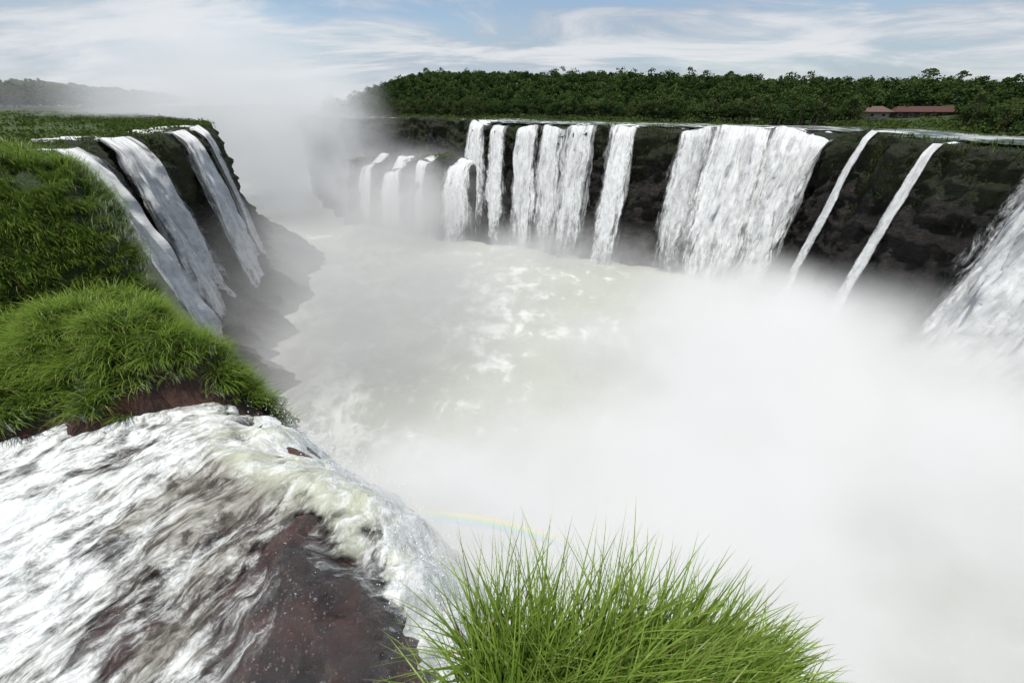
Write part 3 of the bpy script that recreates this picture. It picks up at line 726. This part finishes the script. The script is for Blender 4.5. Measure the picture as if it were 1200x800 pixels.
for (px_, y, s, lab) in ((1123, 260, 1.3, 'tallest tree standing above the wood near the right end of the skyline'),
                         (852, 320, 1.25, 'tall tree rising a little above the wood right of the skyline middle'),
                         (535, 340, 1.3, 'tall tree rising a little above the left part of the skyline')):
    x = (px_-600)/F*(y*CP-10*SP); z = float(HR(np.array([x]), np.array([y]))[0])
    place_tree(x, y, z, 8, s, 1.0, lab, None)

# ------------------------------------------------------------------ houses
def boxv(x0, x1, y0, y1, z0, z1):
    V = np.array([(x, y, z) for x in (x0, x1) for y in (y0, y1) for z in (z0, z1)])
    return V, np.array([(0, 1, 3, 2), (4, 6, 7, 5), (0, 4, 5, 1), (2, 3, 7, 6), (0, 2, 6, 4), (1, 5, 7, 3)])
M_wallw = plain('pale_wall', (.28, .26, .23), .8, 2, .2); M_wallb = plain('brown_wall', (.09, .065, .052), .8, 2, .2)
M_roofr = plain('red_tiled_roof', (.080, .036, .030), .8, 3, .3); M_roofb = plain('grey_brown_roof', (.12, .075, .06), .8, 3, .3)
M_glass = plain('dark_window', (.03, .035, .04), .15, 2, .2); M_frame = plain('white_frame', (.5, .5, .48), .6, 2, .1)
for (pos, wd), wallm, roofm, lab, nw in zip(BLD, (M_wallw, M_wallb), (M_roofb, M_roofr),
        ('small pale walled house with brown roof among trees above the right cliff', 'long low house with dark red roof among trees above the right cliff'), (3, 6)):
    e = empty('house', (pos[0], pos[1], pos[2]-.6), math.radians(-12)); tag(e, lab, 'house')
    hw = wd/2; mobj('wall', *boxv(-hw, hw, 0, 8, -2, 2.6), wallm, e, smooth=False)
    V = np.array([(-hw-1, -1.2, 2.4), (hw+1, -1.2, 2.4), (hw+1, 9.2, 2.4), (-hw-1, 9.2, 2.4), (-hw+2, 4, 4.8), (hw-2, 4, 4.8), (-hw-1, -1.2, 2.62), (hw+1, -1.2, 2.62), (hw+1, 9.2, 2.62), (-hw-1, 9.2, 2.62)])
    Fq = [(6, 7, 5, 4), (8, 9, 4, 5), (7, 8, 5), (9, 6, 4), (0, 1, 7, 6), (1, 2, 8, 7), (2, 3, 9, 8), (3, 0, 6, 9), (3, 2, 1, 0)]
    me = bpy.data.meshes.new('roof'); me.from_pydata(V.tolist(), [], Fq); me.materials.append(roofm); link('roof', me, e)
    for i in range(nw):
        cx = -hw+wd*(i+.5)/nw
        fr = mobj('window', *boxv(cx-.9, cx+.9, -.08, .02, .6, 2.0), M_frame, e, smooth=False)
        mobj('pane', *boxv(cx-.75, cx+.75, -.11, -.05, .75, 1.85), M_glass, fr, smooth=False)

# ------------------------------------------------------------------ mist
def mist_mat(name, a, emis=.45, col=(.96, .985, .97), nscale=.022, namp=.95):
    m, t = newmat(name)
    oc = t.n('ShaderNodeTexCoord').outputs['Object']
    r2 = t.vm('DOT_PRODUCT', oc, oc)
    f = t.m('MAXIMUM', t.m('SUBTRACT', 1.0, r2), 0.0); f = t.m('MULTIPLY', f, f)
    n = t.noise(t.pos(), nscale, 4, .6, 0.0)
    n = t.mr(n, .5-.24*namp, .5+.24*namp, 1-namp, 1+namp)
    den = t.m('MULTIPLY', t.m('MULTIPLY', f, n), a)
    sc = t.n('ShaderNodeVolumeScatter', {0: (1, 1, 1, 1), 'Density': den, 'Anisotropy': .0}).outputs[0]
    em = t.n('ShaderNodeEmission', {0: (*col, 1), 1: t.m('MULTIPLY', den, emis)}).outputs[0]  # added glow stands in for light scattered repeatedly inside the mist
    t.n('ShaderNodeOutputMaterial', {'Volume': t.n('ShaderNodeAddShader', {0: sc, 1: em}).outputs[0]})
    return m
def uvsphere(nu=32, nv=18):
    V = []
    for i in range(nu):
        for j in range(nv):
            th = math.pi*j/(nv-1); ph_ = 2*math.pi*i/nu; V.append((math.sin(th)*math.cos(ph_), math.sin(th)*math.sin(ph_), math.cos(th)))
    Fc = []
    for i in range(nu):
        for j in range(nv-1):
            a = i*nv+j; b = ((i+1) % nu)*nv+j; Fc.append((a, a+1, b+1, b))
    return np.array(V), np.array(Fc)
SV, SF = uvsphere()
WH = (.96, .985, .97); BL = (.90, .96, 1.0)
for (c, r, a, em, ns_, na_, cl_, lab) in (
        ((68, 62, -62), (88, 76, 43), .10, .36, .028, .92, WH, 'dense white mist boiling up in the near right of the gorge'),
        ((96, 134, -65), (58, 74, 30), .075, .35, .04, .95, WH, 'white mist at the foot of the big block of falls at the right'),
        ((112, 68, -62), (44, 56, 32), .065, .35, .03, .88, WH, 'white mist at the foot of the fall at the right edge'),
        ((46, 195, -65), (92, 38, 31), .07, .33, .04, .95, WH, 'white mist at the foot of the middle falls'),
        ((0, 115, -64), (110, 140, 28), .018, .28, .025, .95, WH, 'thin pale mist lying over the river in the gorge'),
        ((-66, 150, -58), (75, 105, 50), .022, .17, .025, .95, WH, 'grey mist drifting along the foot of the left wall'),  # weaker added glow greys this bank like mist on the shadow side
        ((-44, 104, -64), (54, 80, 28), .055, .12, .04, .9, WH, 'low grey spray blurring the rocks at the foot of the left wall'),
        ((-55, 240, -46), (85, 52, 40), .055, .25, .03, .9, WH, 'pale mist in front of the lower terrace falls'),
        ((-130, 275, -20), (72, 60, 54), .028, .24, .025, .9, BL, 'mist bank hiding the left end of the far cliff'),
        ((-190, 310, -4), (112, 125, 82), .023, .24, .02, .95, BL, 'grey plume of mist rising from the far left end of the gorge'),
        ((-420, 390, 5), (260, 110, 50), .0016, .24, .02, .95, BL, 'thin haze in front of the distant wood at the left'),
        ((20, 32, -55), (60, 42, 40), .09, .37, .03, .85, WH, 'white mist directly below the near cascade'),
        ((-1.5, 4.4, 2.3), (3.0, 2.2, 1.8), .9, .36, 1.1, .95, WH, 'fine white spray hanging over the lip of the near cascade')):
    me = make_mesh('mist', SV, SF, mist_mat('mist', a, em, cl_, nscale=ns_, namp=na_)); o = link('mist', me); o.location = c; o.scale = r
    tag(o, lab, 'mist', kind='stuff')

# faint rainbow in the spray
def rainbow():
    m, t = newmat('rainbow_light')
    uv = t.n('ShaderNodeSeparateXYZ', {0: t.n('ShaderNodeUVMap', uv_map='arc').outputs[0]})
    cr = t.n('ShaderNodeValToRGB', {0: uv.outputs[1]}); el = cr.color_ramp.elements
    el[0].position = 0; el[0].color = (.55, .55, .80, 1); el[1].position = 1; el[1].color = (.95, .60, .48, 1)
    for p_, c_ in ((.3, (.55, .75, .82, 1)), (.5, (.65, .84, .60, 1)), (.72, (.98, .88, .50, 1))):
        e_ = el.new(p_); e_.color = c_
    al = t.m('MULTIPLY', t.m('SINE', t.m('MULTIPLY', uv.outputs[0], math.pi)), t.m('SINE', t.m('MULTIPLY', uv.outputs[1], math.pi)))
    t.out(t.mixs(t.m('MULTIPLY', al, .55), t.n('ShaderNodeBsdfTransparent').outputs[0], t.n('ShaderNodeEmission', {0: cr.outputs[0], 1: 1.0}).outputs[0]))
    def pt(px, py):
        dx = (px-600)/F; dy = (400-py)/F; v = np.array([dx, CP+dy*SP, -SP+dy*CP]); return v*6.0+np.array([0, 0, CZ])
    V = []; U = []; nu = 40
    for i in range(nu):
        s = i/(nu-1); px = 475+s*215; cy = 602+ 3*s+42*s*s
        for j in range(5):
            V.append(pt(px, cy+9-18*j/4)); U.append((s, j/4))
    o = mobj('rainbow', np.array(V), gfaces(nu, 5), m, uv={'arc': np.array(U)}); tag(o, 'faint short rainbow in the mist just above the grass clump', 'rainbow')
rainbow()
